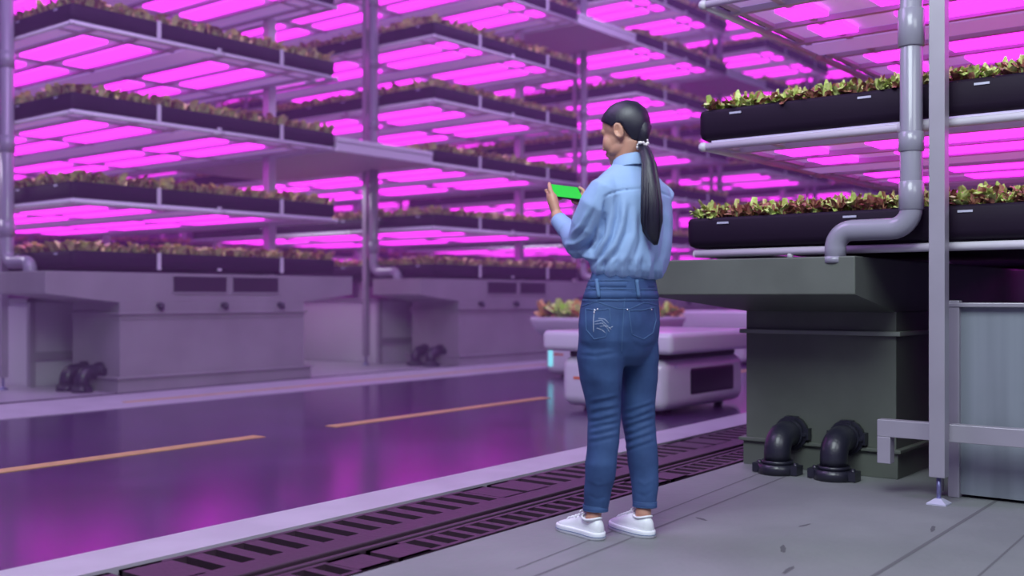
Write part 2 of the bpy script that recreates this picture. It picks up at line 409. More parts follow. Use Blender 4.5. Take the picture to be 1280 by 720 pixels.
def rack(u0, v0, sg, tiers, su, L, W, name_where, zbase, full, posts=True, plants=True, stub_from=3, near=False, tank_z=None, vertical_to=None):
    """tiers: heights of the light frames. sg=+1 grows away from the road in +v, -1 in -v."""
    t = empty('grow_rack', (u0, v0, 0))
    tag(t, 'white steel structure and pink grow lights '+name_where, 'grow rack', 'racks of grow lights')
    cols = [(a*su, b*su) for a, b in COLS]
    rows = [(a, b) for a, b in ROWS if b*1 < W+.2]
    if near: rows = [(.72, 2.0), (2.25, 3.3)]
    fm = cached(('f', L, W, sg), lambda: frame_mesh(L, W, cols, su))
    ztop = tiers[-1]+.25
    for (px, py, w, h0) in ((-.045, 1.20, .035, 0), (L-.12, 1.05, .055, 0), (L-.12, W-.5, .055, 0), (.12, W-.5, .045, 0)):
        if near and px < 0: continue
        b = MB()
        b.box((px-w, sg*(py-w), .12), (px+w, sg*(py+w), ztop)); b.obj('post', M['steel'] if px < 0 else M['frame'], t)
        b = MB(); b.tube([(px, sg*py, 0), (px, sg*py, .12)], .012, 8); b.tube([(px, sg*py, 0), (px, sg*py, .012), (px, sg*py, .03)], [.05, .045, .012], 10)
        b.obj('foot', M['blue_steel'], t)
    for i, z in enumerate(tiers):
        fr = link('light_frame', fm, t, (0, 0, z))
        if sg < 0: fr.scale = (1, -1, 1); fr.location.y = -.04
        rr = list(rows)
        if i >= stub_from or near: rr = [(.24, .44) if near else (.14, .30)]+rr
        if True:
            for (a, c) in cols:
                for (y0, y1) in rr:
                    me = cached(('l', round(c-a, 3), round(y1-y0, 3)), lambda: box_mesh('light_panel', (0, 0, -.010), (c-a, y1-y0, .016), M['led']))
                    link('light_panel', me, fr, (a, y0, 0))
        else:
            def mk():
                q = MB()
                for (a, c) in cols:
                    for (y0, y1) in rr: q.box((a, y0, -.010), (c, y1, .016))
                return q.mesh('light_panels', [M['led']])
            link('light_panel', cached(('lm', len(rr), su), mk), fr)
    # trays: one on the basin, one on every light frame
    ords = ['lowest', 'second', 'third', 'fourth', 'fifth', 'sixth', 'seventh', 'eighth']
    tm = cached(('t', L, W), lambda: tray_mesh(L, W))
    for i, z in enumerate([zbase]+[q+.035 for q in tiers[:-1]]+([tiers[-1]+.035] if not near else [])):
        tr = link('grow_tray', tm, None, (u0, v0, z))
        if sg < 0: tr.location.y = v0-W+(.07 if i == 0 else 0)
        tag(tr, 'black tray of leafy greens, %s tier %s' % (ords[i], name_where), 'grow tray', 'black grow trays on the racks')
        yy = 0 if sg > 0 else W
        if sg > 0:
            for x in (.91*su, 2.44*su):
                link('bracket', cached(('b',), lambda: box_mesh('bracket', (-.02, -.014, -.01), (.02, .002, .16), M['frame'])), tr, (x, 0, 0))
            link('clip', cached(('cl',), lambda: box_mesh('clip', (-.02, -.02, -.005), (.02, .0, .02), M['frame'])), tr, (L/2, 0, 0))
        for y in ((.22, .88, 1.40, 2.1, 2.8) if near else (.28, 1.0, 1.7, 2.4, 3.4, 4.4)):
            if y < W: link('tag_plate', cached(('tp', near), lambda: box_mesh('tag', (-.004, -.032, .120), (.002, .032, .130) if near else (.002, .032, .136), M['pale_metal'])), tr, (0, y if sg > 0 else W-y, 0))
        if plants:
            far_plants(u0, u0+L, v0, v0+sg*W, z+.13, 3 if full else 2, .07 if full else .09, .125)
    return t
def far_pipe(u, v, zt, label):
    b = MB(); r = .062; x = u-.11; z0 = 1.245
    p = [(x, v+.98, zt), (x, v+.98, z0+.12)] + [tuple(q) for q in arc((x, v+.86, z0+.12), (0, 1, 0), (0, 0, -1), .12, 6)][1:] 
    p += [(x, v+.62, z0)] + [tuple(q) for q in arc((x, v+.62, z0-.08), (0, 0, 1), (0, -1, 0), .08, 6)][1:] + [(x, v+.54, 1.12)]
    t = empty('water_pipe', (0, 0, 0)); tag(t, label, 'pipe', 'white water pipes beside the racks')
    b.tube(p, r, 16); b.obj('pipe_run', M['pipe'], t, merge=0)
    z = z0+.25
    while z < zt:
        b = MB(); b.tube([(x, v+.98, z), (x, v+.98, z+.16)], r+.008, 16); b.obj('coupling', M['pipe'], t); z += .82
    return t

TZ = [1.795+.822*i for i in range(7)]
V0 = 9.25; PIT = 4.91
where = ['of the leftmost far rack', 'of the second far rack from the left', 'of the far rack behind the woman', 'of the fourth far rack', 'of the fifth far rack', 'of the sixth far rack', 'of the last far rack']
for k in range(7):
    u0 = 5.15+PIT*k
    n = (5, 6, 7, 7, 7, 7, 7)[k]
    rack(u0, V0, 1, TZ[:n], 1, 3.24, 5.2, where[k], 1.19, k < 4)
    tank(u0+.49, V0, 1, 'grey water tank with two vents, base '+where[k], 'grey water tanks under the far racks')
    far_pipe(u0, V0, TZ[n-1]+.3, 'white vertical pipe entering the tank '+where[k])
    # pale equipment cabinet behind the post
    t = empty('equipment_cabinet', (u0+.27, V0+1.27, 0)); tag(t, 'pale metal cabinet beside the tank '+where[k], 'cabinet', 'pale cabinets beside the tanks')
    b = MB(); b.box((.02, .02, .0), (2.3, 3.2, .86)); b.obj('cabinet_body', M['frame'], t, bevel=.008)
    b = MB()
    for (x, y) in ((0, 0), (2.3, 0), (0, 3.2), (1.15, 0)): b.box((x-.02, y-.02, 0), (x+.04, y+.04, .90))
    b.box((-.02, -.02, .86), (2.34, 3.24, .90)); b.box((-.03, -.03, .27), (2.34, .02, .35)); b.obj('cabinet_frame', M['steel'], t)
for k in range(1, 6):
    u0 = 5.15+PIT*k
    rack(u0, 18.2, 1, TZ[:6], 1, 3.24, 5.2, 'of the %s back row rack' % ['', 'first', 'second', 'third', 'fourth', 'fifth'][k], 1.19, False)
    t = tank(u0+.49, 18.2, 1, 'grey tank, base of the %s back row rack' % ['', 'first', 'second', 'third', 'fourth', 'fifth'][k], 'grey tanks in the back row')
# near row
NU = 4.925; NV = 2.68
rack(NU, NV, -1, [1.685, 2.42, 3.17], .9, 2.95, 3.6, 'of the nearest rack on the right', 1.165, True, near=True, plants=False, stub_from=0)
for k in (1, 2, 3):
    rack(NU+4.6*k, NV, -1, [1.75+.8*i for i in range(3)], .9, 2.95, 3.6, ['', 'of the second near-side rack', 'of the third near-side rack', 'of the fourth near-side rack'][k], 1.165, False, near=True, plants=True, stub_from=0)
    tank(NU+4.6*k+.3, NV-.05, -1, 'olive grey tank hidden behind the nearest olive tank, %s along' % ['', 'second', 'third', 'fourth'][k], 'olive tanks on the near side', True)
tank(5.365, 2.615, -1, 'olive grey steel water tank with an overhanging basin, right of the woman', None, True)
# clear water / film lines over the basin are omitted; bridges between racks
for (k, z, lab) in ((0, TZ[1], 'pale walkway slab bridging the two left racks at third tray height'), (1, TZ[4], 'pale walkway slab bridging the second and third racks near the top of the photo'), (2, TZ[4], 'pale walkway slab bridging the racks above the near tray')):
    b = MB(); u0 = 5.15+PIT*k+3.26
    b.box((u0, V0+.01, z-.01), (u0+1.64, V0+3.2, z+.10)); b.box((u0, V0, z+.10), (u0+1.64, V0+.04, z+.16)); 
    o = b.obj('walkway_slab', M['frame'], bevel=.01); tag(o, lab, 'walkway', 'walkway slabs between racks')

b = MB(); b.tube([(NU+.03, NV+.02, 1.137), (NU+.03, NV-3.6, 1.137)], .020, 12); b.tube([(NU+.03, NV+.02, 1.137), (NU+2.9, NV+.02, 1.137)], .020, 12)
for y in (.5, 1.9, 3.2): b.tube([(NU+.03, NV-y, 1.10), (NU+.03, NV-y, 1.137)], .016, 10)
tag(b.obj('support_rail', M['frame']), 'pale round rail under the lower near tray, above the olive tank', 'rail')
# near lettuce: individual seedlings in the two near trays
rnd = random.Random(11)
cnt = 0
for ti, (zt, lab) in enumerate(((1.165+.135, 'red and green lettuce seedling in the lower near tray on the right'), (1.72+.135, 'red and green lettuce seedling in the upper near tray on the right'))):
    for r in range(6):
        for c in range(25):
            x = NU+.055+r*.075+rnd.uniform(-.012, .012); y = NV-.06-c*.068+(.06 if ti == 0 else 0)-rnd.uniform(-.014, .014)
            o = link('lettuce_seedling', rnd.choice(LM), None, (x, y, zt)); o.rotation_euler = (rnd.uniform(-.2,.2), rnd.uniform(-.2,.2), rnd.uniform(0, 6.28)); s = rnd.uniform(.9, 1.2); o.scale = (s, s, s*(1.35 if r else 1.15))
            tag(o, lab, 'lettuce', 'lettuce seedlings, %s near tray' % ('upper' if ti else 'lower')); cnt += 1
nl = MB()
def leaf_fill(mb, x0, x1, y0, y1, z, p, h):
    x = x0
    while x < x1:
        y = y0
        while y < y1:
            for k in range(5):
                a = rnd.uniform(0, 6.283); L = h*rnd.uniform(.6, 1.2); w = L*.32
                d = Vector((math.cos(a), math.sin(a), 0)); s = Vector((-d.y, d.x, 0)); q0 = Vector((x, y, z)); q = q0+d*L*.35+Vector((0,0,L*.7)); e = q0+d*L*.8+Vector((0,0,L*.9))
                mb.add([q0-s*w*.3, q0+s*w*.3, q+s*w, q-s*w, e+s*w*.5, e-s*w*.5], [(0,1,2,3), (3,2,4,5)], rnd.choice((0,0,1)), True)
            y += p
        x += p
for zt in (1.165+.13, 1.72+.13):
    leaf_fill(nl, NU+.5, NU+2.9, NV-3.5, NV-.06, zt, .09, .08)
    leaf_fill(nl, NU+.05, NU+.5, NV-3.5, NV-1.78, zt, .07, .08)
tag(nl.obj('lettuce_bed', [M['leafg'], M['leafr']], fix=False), 'dense lettuce leaves filling the back of the near trays on the right', 'lettuce', kind='stuff')
tag(far_leaf.obj('lettuce_rows', [M['leaff'], M['leafr']], fix=False), 'rows of reddish and yellow green lettuce in the distant black trays', 'lettuce', kind='stuff')

# ------------------------------------------------------------------ near pipe, post, beam, panel
t = empty('water_pipe', (4.85, 1.56, 0)); tag(t, 'thick grey plastic water pipe rising from the olive tank beside the post', 'pipe')
r = .049
b = MB()
p = [(0, 0, 3.4), (0, 0, 1.31)] + [tuple(q) for q in arc((0, .09, 1.31), (0, -1, 0), (0, 0, -1), .09, 8)][1:]
p += [(0, .27, 1.22)] + [tuple(q) for q in arc((0, .27, 1.14), (0, 0, 1), (0, 1, 0), .08, 8)][1:] + [(0, .35, 1.075)]
b.tube(p, r, 24); b.obj('pipe_run', M['pipe'], t)
for (z0, z1, rr) in ((2.03, 2.20, .058), (1.56, 1.65, .055), (1.30, 1.43, .054)):
    b = MB(); b.tube([(0,0,z0), (0,0,z0+.004), (0,0,z1-.004), (0,0,z1)], [rr-.006, rr, rr, rr-.006], 24); b.obj('coupling', M['pipe'], t)
b = MB()
for x, y in ((0, .35),): b.tube([(x, y, 1.07), (x, y, 1.10)], .056, 20)
b.obj('pipe_socket', M['pipe'], t)

t = empty('support_post', (4.80, 1.435, 0)); tag(t, 'tall square brushed steel post with a low crossbeam and blue adjustable foot', 'post')
b = MB(); b.box((0, -.034, .12), (.065, .034, 3.6)); b.obj('post', M['steel'], t, bevel=.003)
b = MB(); b.tube([(.032, 0, .0), (.032, 0, .125)], .010, 10); b.obj('foot_rod', M['blue_steel'], t)
b = MB()
pad = [[Vector((.032+sx*w, sy*w, z)) for sx, sy in ((-1,-1),(1,-1),(1,1),(-1,1))] for (w, z) in ((.042, 0), (.042, .006), (.014, .026))]
b.loft(pad, 0, True, False); b.obj('foot_pad', M['pale_metal'], t)
b = MB(); b.box((.066, -3.5, .272), (.125, .285, .350)); b.box((.066, .225, .15), (.125, .285, .272)); b.obj('crossbeam', M['steel'], t, bevel=.003)

t = empty('sheet_panel', (5.03, 1.455, 0)); tag(t, 'grey frosted sheet cabinet behind the steel post at the right edge', 'cabinet')
b = MB(); b.box((.03, -3.0, .015), (1.4, -.03, .865)); b.obj('cabinet_body', M['panel'], t)
b = MB()
b.box((0, -.05, 0), (.05, .0, .895)); b.box((.0, -1.2, 0), (.05, -1.14, .895))
b.box((-.005, -3.0, .865), (1.42, .01, .885)); b.obj('panel_frame', M['steel'], t, bevel=.004)
b = MB(); b.tube([(.01, .035, .02), (.01, .035, .86)], .016, 10); b.obj('edge_rod', M['steel'], t)

# ------------------------------------------------------------------ robots
def rbox(a, b_, bev, seg, name, m, parent):
    q = MB(); q.box(a, b_); o = q.obj(name, m, parent, bevel=bev, seg=seg, smooth=True); return o
def robot(u, v, label, strip_=False):
    t = empty('transport_robot', (u, v, 0)); tag(t, label, 'robot', 'white transport robots on the road')
    W, L = .98, 1.36
    rbox((0, 0, .03), (L, W, .43), .09, 6, 'robot_body', M['white'], t)
    rbox((.40, -.008, .13), (1.16, .05, .355), .03, 4, 'display', M['screen'], t)
    rbox((.06, .06, .425), (L-.06, W-.06, .475), .01, 2, 'lift_plate', M['rubber'], t)
    for (x, y) in ((.25, .12), (1.1, .12), (.25, .86), (1.1, .86)):
        b = MB(); b.tube([(x, y-.03, .04), (x, y+.03, .04)], .04, 16); b.obj('wheel', M['rubber'], t)
    b = MB(); b.box((-.004, .70, .25), (.02, .84, .27)); b.obj('marker_light', M['orange'], t)
    b = MB(); b.tube([(.18, -.006, .37), (.18, .02, .37)], .012, 12); b.obj('sensor', M['pale_metal'], t)
    if strip_:
        b = MB(); b.box((-.006, W-.13, .12), (.02, W-.07, .40)); b.obj('light_strip', M['cyan'], t)
    return t
robot(7.06, 4.12, 'white rounded transport robot with black display just right of the woman')
rbox((7.06-.06, 4.02, .475), (8.56, 5.24, .64), .045, 5, 'cargo_bed', M['white'], None)
tag(bpy.data.objects['cargo_bed'], 'white flat cargo tray resting on the nearer robot', 'cargo tray')
robot(9.85, 6.36, 'white robot with a cyan light strip carrying the lettuce planter', True)
def planter(u, v, L, W, z, label):
    b = MB()
    def ring(off, z_, rr=.16):
        pts = []
        for (cx, cy, a0) in ((L-rr, W-rr, 0), (rr, W-rr, 90), (rr, rr, 180), (L-rr, rr, 270)):
            for k in range(7):
                a = R(a0+15*k); q = Vector((cx+(rr-off)*math.cos(a), cy+(rr-off)*math.sin(a), z_)); pts.append(q)
        return pts
    b.loft([ring(.15, 0), ring(.10, .02), ring(.04, .09), ring(.01, .15), ring(0, .17), ring(0, .20), ring(.015, .21), ring(.04, .205), ring(.05, .17)], 0, True, True); b.m[-1] = 1
    o = b.obj('planter', [M['white'], M['soil']]); o.location = (u, v, z); tag(o, label, 'planter'); return o
planter(9.66, 6.22, 1.62, 1.26, .475, 'white boat shaped planter of lettuce on the farther robot')
LB = [leaf_mesh(50+i, 20, .15, .10, [mat('pale_leaf%d' % i, (.48, .90, .10), .5, col2=(.80, .92, .30), vscale=30), M['leafr']] ) for i in range(2)] + [leaf_mesh(60+i, 20, .15, .10, [mat('coral_leaf%d' % i, (.80, .34, .18), .5, col2=(.80, .62, .22), vscale=30), M['leafg']]) for i in range(2)]
for i in range(7):
    for j in range(5):
        o = link('lettuce', rnd.choice(LB), None, (9.66+.16+i*.215, 6.22+.15+j*.235, .475+.165)); o.rotation_euler = (0, 0, rnd.uniform(0, 6)); s = rnd.uniform(.9, 1.2); o.scale = (s, s, s*1.25)
        tag(o, 'lettuce head growing in the white planter on the farther robot', 'lettuce', 'lettuce heads in the robot planter')
robot(13.1, 6.4, 'distant white robot seen in the gap above the cargo tray, by the olive tank')
o = rbox((13.0, 6.3, .475), (14.5, 7.5, .73), .04, 4, 'cargo_box', M['white'], None); tag(o, 'small white cargo box on the distant robot beside the olive tank', 'box')


# ------------------------------------------------------------------ the woman
PD = 4.05; PX = .3806
P0 = FW*PD + RT*PX
def at(px, py, Y):
    """a point of the figure, in her own frame (x right, y away, z up), at depth Y behind her feet"""
    d = PD+Y; return Vector(((px-640)/F*d-PX, Y, CAMZ-(py-372)/F*d))
def to_px(p):
    d = PD+p.y; return (640+F*(p.x+PX)/d, 372-F*(p.z-CAMZ)/d)
f_ = Vector((-.57, .82, 0)).normalized(); l_ = Vector((-.82, -.57, 0)).normalized(); up = Vector((0, 0, 1))
def ring(c, ax, ay, a, b, n=28, e=1.0):
    out = []
    for k in range(n):
        t = 2*math.pi*k/n; ct, st = math.cos(t), math.sin(t)
        out.append(c+ax*a*math.copysign(abs(ct)**e, ct)+ay*b*math.copysign(abs(st)**e, st))
    return out
def remeshed(mb, voxel, smooth=4):
    me = mb.mesh('tmp', [M['skin']]); o = bpy.data.objects.new('tmp', me); C.objects.link(o)
    r = o.modifiers.new('r', 'REMESH'); r.mode = 'VOXEL'; r.voxel_size = voxel; r.use_smooth_shade = True
    s = o.modifiers.new('s', 'SMOOTH'); s.iterations = smooth; s.factor = .6
    dg = bpy.context.evaluated_depsgraph_get(); dg.update()
    out = bpy.data.meshes.new_from_object(o.evaluated_get(dg)); bpy.data.objects.remove(o)
    for p in out.polygons: p.use_smooth = True
    return out
def pobj(name, me, m, parent):
    me.materials.clear(); me.materials.append(m); me.name = name
    o = bpy.data.objects.new(name, me); C.objects.link(o)
    if parent: o.parent = parent
    return o
def seg_dist(x, y, pts):
    best = 1e9; bt = 0
    for i in range(len(pts)-1):
        ax, ay = pts[i]; bx, by = pts[i+1]; dx, dy = bx-ax, by-ay
        t = max(0, min(1, ((x-ax)*dx+(y-ay)*dy)/(dx*dx+dy*dy+1e-9)))
        d = math.hypot(x-ax-t*dx, y-ay-t*dy)
        if d < best: best = d; bt = (i+t)/(len(pts)-1)
    return best, bt
def sculpt(me, folds, nz=0, nsc=12):
    """press creases and folds into cloth: each fold = (polyline, height in m, width in px)"""
    me.update(); co = [v.co.copy() for v in me.vertices]; no = [v.normal.copy() for v in me.vertices]
    boxes = [(min(p[0] for p in f[0])-3*f[2], max(p[0] for p in f[0])+3*f[2], min(p[1] for p in f[0])-3*f[2], max(p[1] for p in f[0])+3*f[2]) for f in folds]
    for i, v in enumerate(me.vertices):
        d = 0
        if no[i].y < .15:
            x, y = to_px(co[i])
            for (pts, h, w), bx in zip(folds, boxes):
                if bx[0] < x < bx[1] and bx[2] < y < bx[3]:
                    ds, t = seg_dist(x, y, pts)
                    if ds < 3*w: d += h*math.exp(-(ds/w)**2)*min(1, .25+math.sin(math.pi*min(1, max(0, t)))*1.1)
        if nz: d += nz*noise.noise(co[i]*nsc)
        v.co = co[i]+no[i]*d
    me.update()

# ---- head frame
Hc = at(779.8, 167, .03)
til = R(15)
fh = Vector((-math.sin(R(52))*math.cos(til), math.cos(R(52))*math.cos(til), -math.sin(til)))
lh = Vector((-math.cos(R(52)), -math.sin(R(52)), 0)); uh = fh.cross(lh) * 1.0
if uh.z < 0: uh = -uh
HR = Matrix((lh, fh, uh)).transposed()
def H(x, y, z): return Hc+lh*x+fh*y+uh*z
body = MB()
def hell(c, r, rot=None): body.ell(H(*c), r, (HR @ rot) if rot is not None else HR, 28, 18)
hell((0, -.012, .032), (.073, .092, .082))
hell((0, .030, -.020), (.060, .060, .080)); hell((0, .048, -.062), (.042, .038, .044)); hell((0, .066, -.092), (.022, .020, .018))
for s in (-1, 1):
    hell((s*.034, .046, -.028), (.030, .032, .040)); hell((s*.038, .024, -.056), (.020, .042, .026))
    hell((s*.026, .058, .022), (.028, .018, .020))
    hell((s*.0105, .093, -.032), (.008, .009, .007))
    # ear: rim, lobe
    rim = [H(s*(.070+.012*math.sin(a_*.5)), -.022-.013*math.cos(a_), -.004+.026*math.sin(a_)) for a_ in [R(q) for q in range(-85, 266, 25)]]
    body.tube(rim, .0048, 8); hell((s*.072, -.020, -.002), (.006, .012, .023)); hell((s*.072, -.018, -.028), (.005, .008, .009))
body.tube([H(0, .078, .022), H(0, .087, .0), H(0, .099, -.022), H(0, .095, -.030)], [.007, .0075, .0095, .007], 12)
hell((0, .086, -.052), (.020, .008, .0048)); hell((0, .084, -.062), (.018, .008, .0055))
# neck and trunk under the clothes
body.loft([ring(H(0, -.020, .0), l_, f_, .046, .050), ring(H(0, -.020, -.045), l_, f_, .050, .056), ring(at(784, 196, .02), l_, f_, .048, .050), ring(at(787, 212, .015), l_, f_, .060, .056), ring(at(788, 222, .01), l_, f_, .105, .070),
           ring(at(789, 240, .0), l_, f_, .150, .090), ring(at(789, 280, .0), l_, f_, .145, .10), ring(at(785, 320, .0), l_, f_, .122, .088), ring(at(777, 350, .0), l_, f_, .128, .092), ring(at(775, 400, .0), l_, f_, .152, .108), ring(at(775, 440, .0), l_, f_, .13, .09)])
legL = [(757, 396, -.045, .062, .070), (752.5, 420, -.052, .080, .088), (751, 447, -.05, .0835, .090), (751, 474, -.045, .0735, .082), (754, 500, -.035, .063, .070), (755, 526, -.03, .056, .062), (753.5, 556, -.04, .0535, .062), (751, 580, -.045, .0545, .060), (750, 598, -.04, .0525, .056), (747, 615, -.03, .047, .049), (744.5, 637, -.02, .0425, .044)]
legR = [(791, 396, .03, .060, .070), (794, 420, .045, .076, .088), (795.5, 447, .05, .0785, .088), (797, 474, .05, .067, .078), (796.5, 500, .05, .062, .070), (797.5, 526, .05, .058, .062), (802, 556, .04, .053, .062), (804, 580, .035, .052, .060), (805.5, 598, .03, .0485, .056), (806, 615, .025, .0435, .049), (806, 632, .02, .040, .044)]
def legrings(L, k): return [ring(at(x, y, Y), l_*.6+Vector((-.4, 0, 0)), f_, a-k, b-k, 22) for (x, y, Y, a, b) in L]
for L, an in ((legL, (741, -.022)), (legR, (803.5, .015))):
    rs = legrings(L, .012)
    ax, aY = an
    yb = 655 if L is legL else 650
    rs = rs[:-1]+[ring(at(L[-1][0], L[-1][1]-10, L[-1][2]), l_, f_, .026, .027, 22), ring(at((L[-1][0]+ax)/2, L[-1][1]+2, (L[-1][2]+aY)/2), l_, f_, .027, .029, 22), ring(at(ax+.5, yb-9, aY), l_, f_, .029, .033, 22), ring(at(ax, yb, aY), l_, f_, .027, .034, 22)]
    body.loft(rs)
    base = at(ax, yb, aY); base.z = .045
    body.tube([base-f_*.03, base+f_*.05, base+f_*.13-up*.012], [.025, .024, .018], 14)
# arms
armL = [(758, 238, -.09, .052), (744, 262, -.08, .047), (732, 288, -.04, .042), (725, 303, .0, .040), (717, 295, .07, .038), (708, 286, .135, .032), (699, 275, .20, .026), (696, 268, .225, .025)]
body.tube([at(x, y, Y) for x, y, Y, r in armL], [r for *_, r in armL], 16)
shR = at(824, 240, .07); elR = Vector((.13, .27, 1.10)); wrR = at(735, 262, .40)
body.tube([shR, shR.lerp(elR, .5), elR, elR.lerp(wrR, .5), wrR], [.050, .044, .042, .036, .026], 16)
# phone frame
pc = at(707.5, 240.5, .30)
pa = Vector((.82, .57, -.04)).normalized(); pn = (Vector((-.50, .72, 0))*(-.80)+up*.58).normalized()
pb = pn.cross(pa).normalized()
if pb.z < 0: pb = -pb
pn = pa.cross(pb); 
if pn.y > 0: pn = -pn
def PH(a, b, n): return pc+pa*a+pb*b+pn*n
def finger(pts, r):
    n = len(pts); body.tube(pts, [r*(1.08-.26*i/(n-1)) for i in range(n)], 10); body.ell(pts[-1], (r*.80,)*3, nu=10, nv=8)
# left hand: palm below left of the phone, thumb up the left edge, four fingers behind
wl = at(696, 269, .225)
pm = PH(-.078, -.030, -.012)
body.tube([wl, wl.lerp(pm, .35), wl.lerp(pm, .75), pm, PH(-.080, -.008, -.016)], [.024, .027, .031, .030, .020], 14, flat=.75)
finger([PH(-.083, -.040, .004), PH(-.091, -.014, .010), PH(-.088, .010, .014), PH(-.079, .028, .011)], .0100)
for i, (b0, L) in enumerate(((.024, .060), (.006, .066), (-.012, .062), (-.028, .050))):
    finger([PH(-.082, b0-.006, -.020), PH(-.074, b0, -.024), PH(-.050, b0+.002, -.021), PH(-.078+L, b0+.003, -.015)], .0082)
# right hand
pm = PH(.086, -.024, -.012)
body.tube([wrR, wrR.lerp(pm, .45), pm, PH(.084, .004, -.016)], [.025, .029, .029, .020], 14, flat=.75)
finger([PH(.088, -.034, .002), PH(.091, -.010, .010), PH(.086, .012, .013), PH(.076, .026, .011)], .0095)
for i, (b0, L) in enumerate(((.022, .058), (.004, .064), (-.014, .060), (-.033, .050))):
    finger([PH(.084, b0-.006, -.020), PH(.074, b0, -.024), PH(.050, b0-.002, -.021), PH(.078-L, b0-.002, -.015)], .0082)
me = remeshed(body, .0036, 5)
# eye sockets, nostril wings, ear hollow pressed into the surface
me.update()
spots = [(H(s*.031, .080, .000), .014, -.006) for s in (-1, 1)] + [(H(s*.082, -.018, -.003), .009, -.006) for s in (-1, 1)] + [(H(0, .096, -.057), .004, -.003)]
cos = [(v.co.copy(), v.normal.copy()) for v in me.vertices]
for v, (c, n) in zip(me.vertices, cos):
    if c.z > 1.3:
        for (q, r_, h) in spots:
            d = (c-q).length
            if d < 2.5*r_: v.co = v.co+n*h*math.exp(-(d/r_)**2)
me.update()
person = pobj('person', me, M['skin'], None)
person.location = P0; person.rotation_euler = (0, 0, TH-R(90))
tag(person, 'person with long dark ponytail, light blue shirt and jeans, holding up a phone', 'person')
bb = BVHTree.FromPolygons([v.co.copy() for v in me.vertices], [tuple(p.vertices) for p in me.polygons])
def face(x, z, off=0.0):
    h = bb.ray_cast(H(x, .2, z), -fh); return (h[0] if h[0] else H(x, .08, z))+fh*off
for s in (-1, 1):
    b = MB(); e = face(s*.031, .0, -.0085); b.ell(e, (.013, .0105, .0075), HR); b.obj('eye', M['eye'], person)
    b = MB(); b.ell(face(s*.031, .0, .0008)-fh*.001, (.0045, .0015, .0045), HR); b.obj('iris', M['hair'], person)
    b = MB(); b.tube([face(s*x, z, .001) for x, z in ((.046, .001), (.040, .006), (.031, .0075), (.022, .005), (.017, .0))], .0013, 6); b.obj('eyelashes', M['hair'], person)
    b = MB(); b.tube([face(s*x, z, .0005) for x, z in ((.048, .020), (.040, .0255), (.028, .026), (.016, .022))], [.001, .002, .0024, .0016], 8); b.obj('eyebrow', M['hair'], person)
b = MB(); b.tube([face(x, -.0535+.0015*math.cos(x*200), .0005) for x in (-.020, -.010, 0, .010, .020)], [.0012, .0032, .003, .0032, .0012], 10); b.tube([face(x, -.060-.001*math.cos(x*80), .0005) for x in (-.018, -.009, 0, .009, .018)], [.0012, .0035, .004, .0035, .0012], 10); b.obj('lips', M['lip'], person)

# ---- hair cap: sinks under the skin outside the hairline
b = MB(); nu, nv = 96, 64; vs = []; fs = []
def sst(x): x = max(0, min(1, x)); return x*x*(3-2*x)
for i in range(nv+1):
    ph = math.pi*i/nv
    for k in range(nu):
        t = 2*math.pi*k/nu
        d = Vector((math.sin(ph)*math.cos(t), math.sin(ph)*math.sin(t), math.cos(ph)))
        x, y, z = d.x*.080, d.y*.100, d.z*.090
        if d.z < 0: z *= 1+.30*sst(-d.y*1.5)
        Z = z+.032; Yl = y-.014
        if Z > .022: hl = .008+(Z-.022)*1.25+ .03*sst((Z-.06)/.05)
        else: hl = -.034+(Z-.022)*.22
        k_ = sst((hl-Yl)/.012+.5)
        k_ *= sst((Z+.086)/.02)
        g = .0012*math.sin(46*t+6*math.sin(3*ph))*k_
        sc_ = 1-(1-k_)*.30
        q = Vector(((x)*sc_, -.014+y*sc_, .032+z*sc_))
        q += d*g
        vs.append(H(*q))
for i in range(nv):
    for k in range(nu): fs.append((i*nu+k, (i+1)*nu+k, (i+1)*nu+(k+1) % nu, i*nu+(k+1) % nu))
b.add(vs, fs, 0, True)
# hair gathered to the tie at the back of the head
b.tube([H(0, -.020, .03), H(0, -.055, .012), H(0, -.085, -.014), at(803, 181, -.045)], [.030, .050, .034, .016], 24)
pt = [(803, 181, -.05, .015), (807.5, 191, -.085, .019), (811, 205, -.12, .024), (813, 231, -.150, .031), (814.5, 256, -.160, .036), (814.5, 277, -.158, .0365), (814.5, 289, -.152, .032), (817, 299, -.146, .020), (819.5, 305, -.142, .006)]
core = [at(x, y, Y) for x, y, Y, r in pt]
b.tube(core, [r*.86 for *_, r in pt], 20)
rn = random.Random(5)
for q in range(90):
    a0 = rn.uniform(0, 2*math.pi); rr = rn.uniform(.80, 1.0); tw = rn.uniform(-.25, .25); endk = rn.uniform(.86, 1.04)
    pp = []; rad = []
    for i, c in enumerate(core):
        a_ = a0+tw*i/4; r_ = pt[i][3]*rr*(1+.04*math.sin(i*1.7+q))
        pp.append(c+Vector((math.cos(a_), .8*math.sin(a_), 0))*r_ + Vector((0, 0, (1-endk)*.10 if i > 5 else 0))); rad.append(.0040 if i < 6 else .0020)
    b.tube(pp, rad, 6)
hair = b.obj('hair', M['hair'], person)
b = MB(); rn = random.Random(2); tc = at(803, 180, -.055)
for k in range(15):
    a_ = 2*math.pi*k/15; p = tc+Vector((math.cos(a_)*.018, math.sin(a_)*.016, .009*math.sin(2*a_)+.008*math.cos(a_)))+Vector([rn.uniform(-.003, .003) for _ in range(3)])
    b.ell(p, (rn.uniform(.0045, .0065),)*3, nu=10, nv=8)
b.obj('hair_tie', M['pearl'], hair)

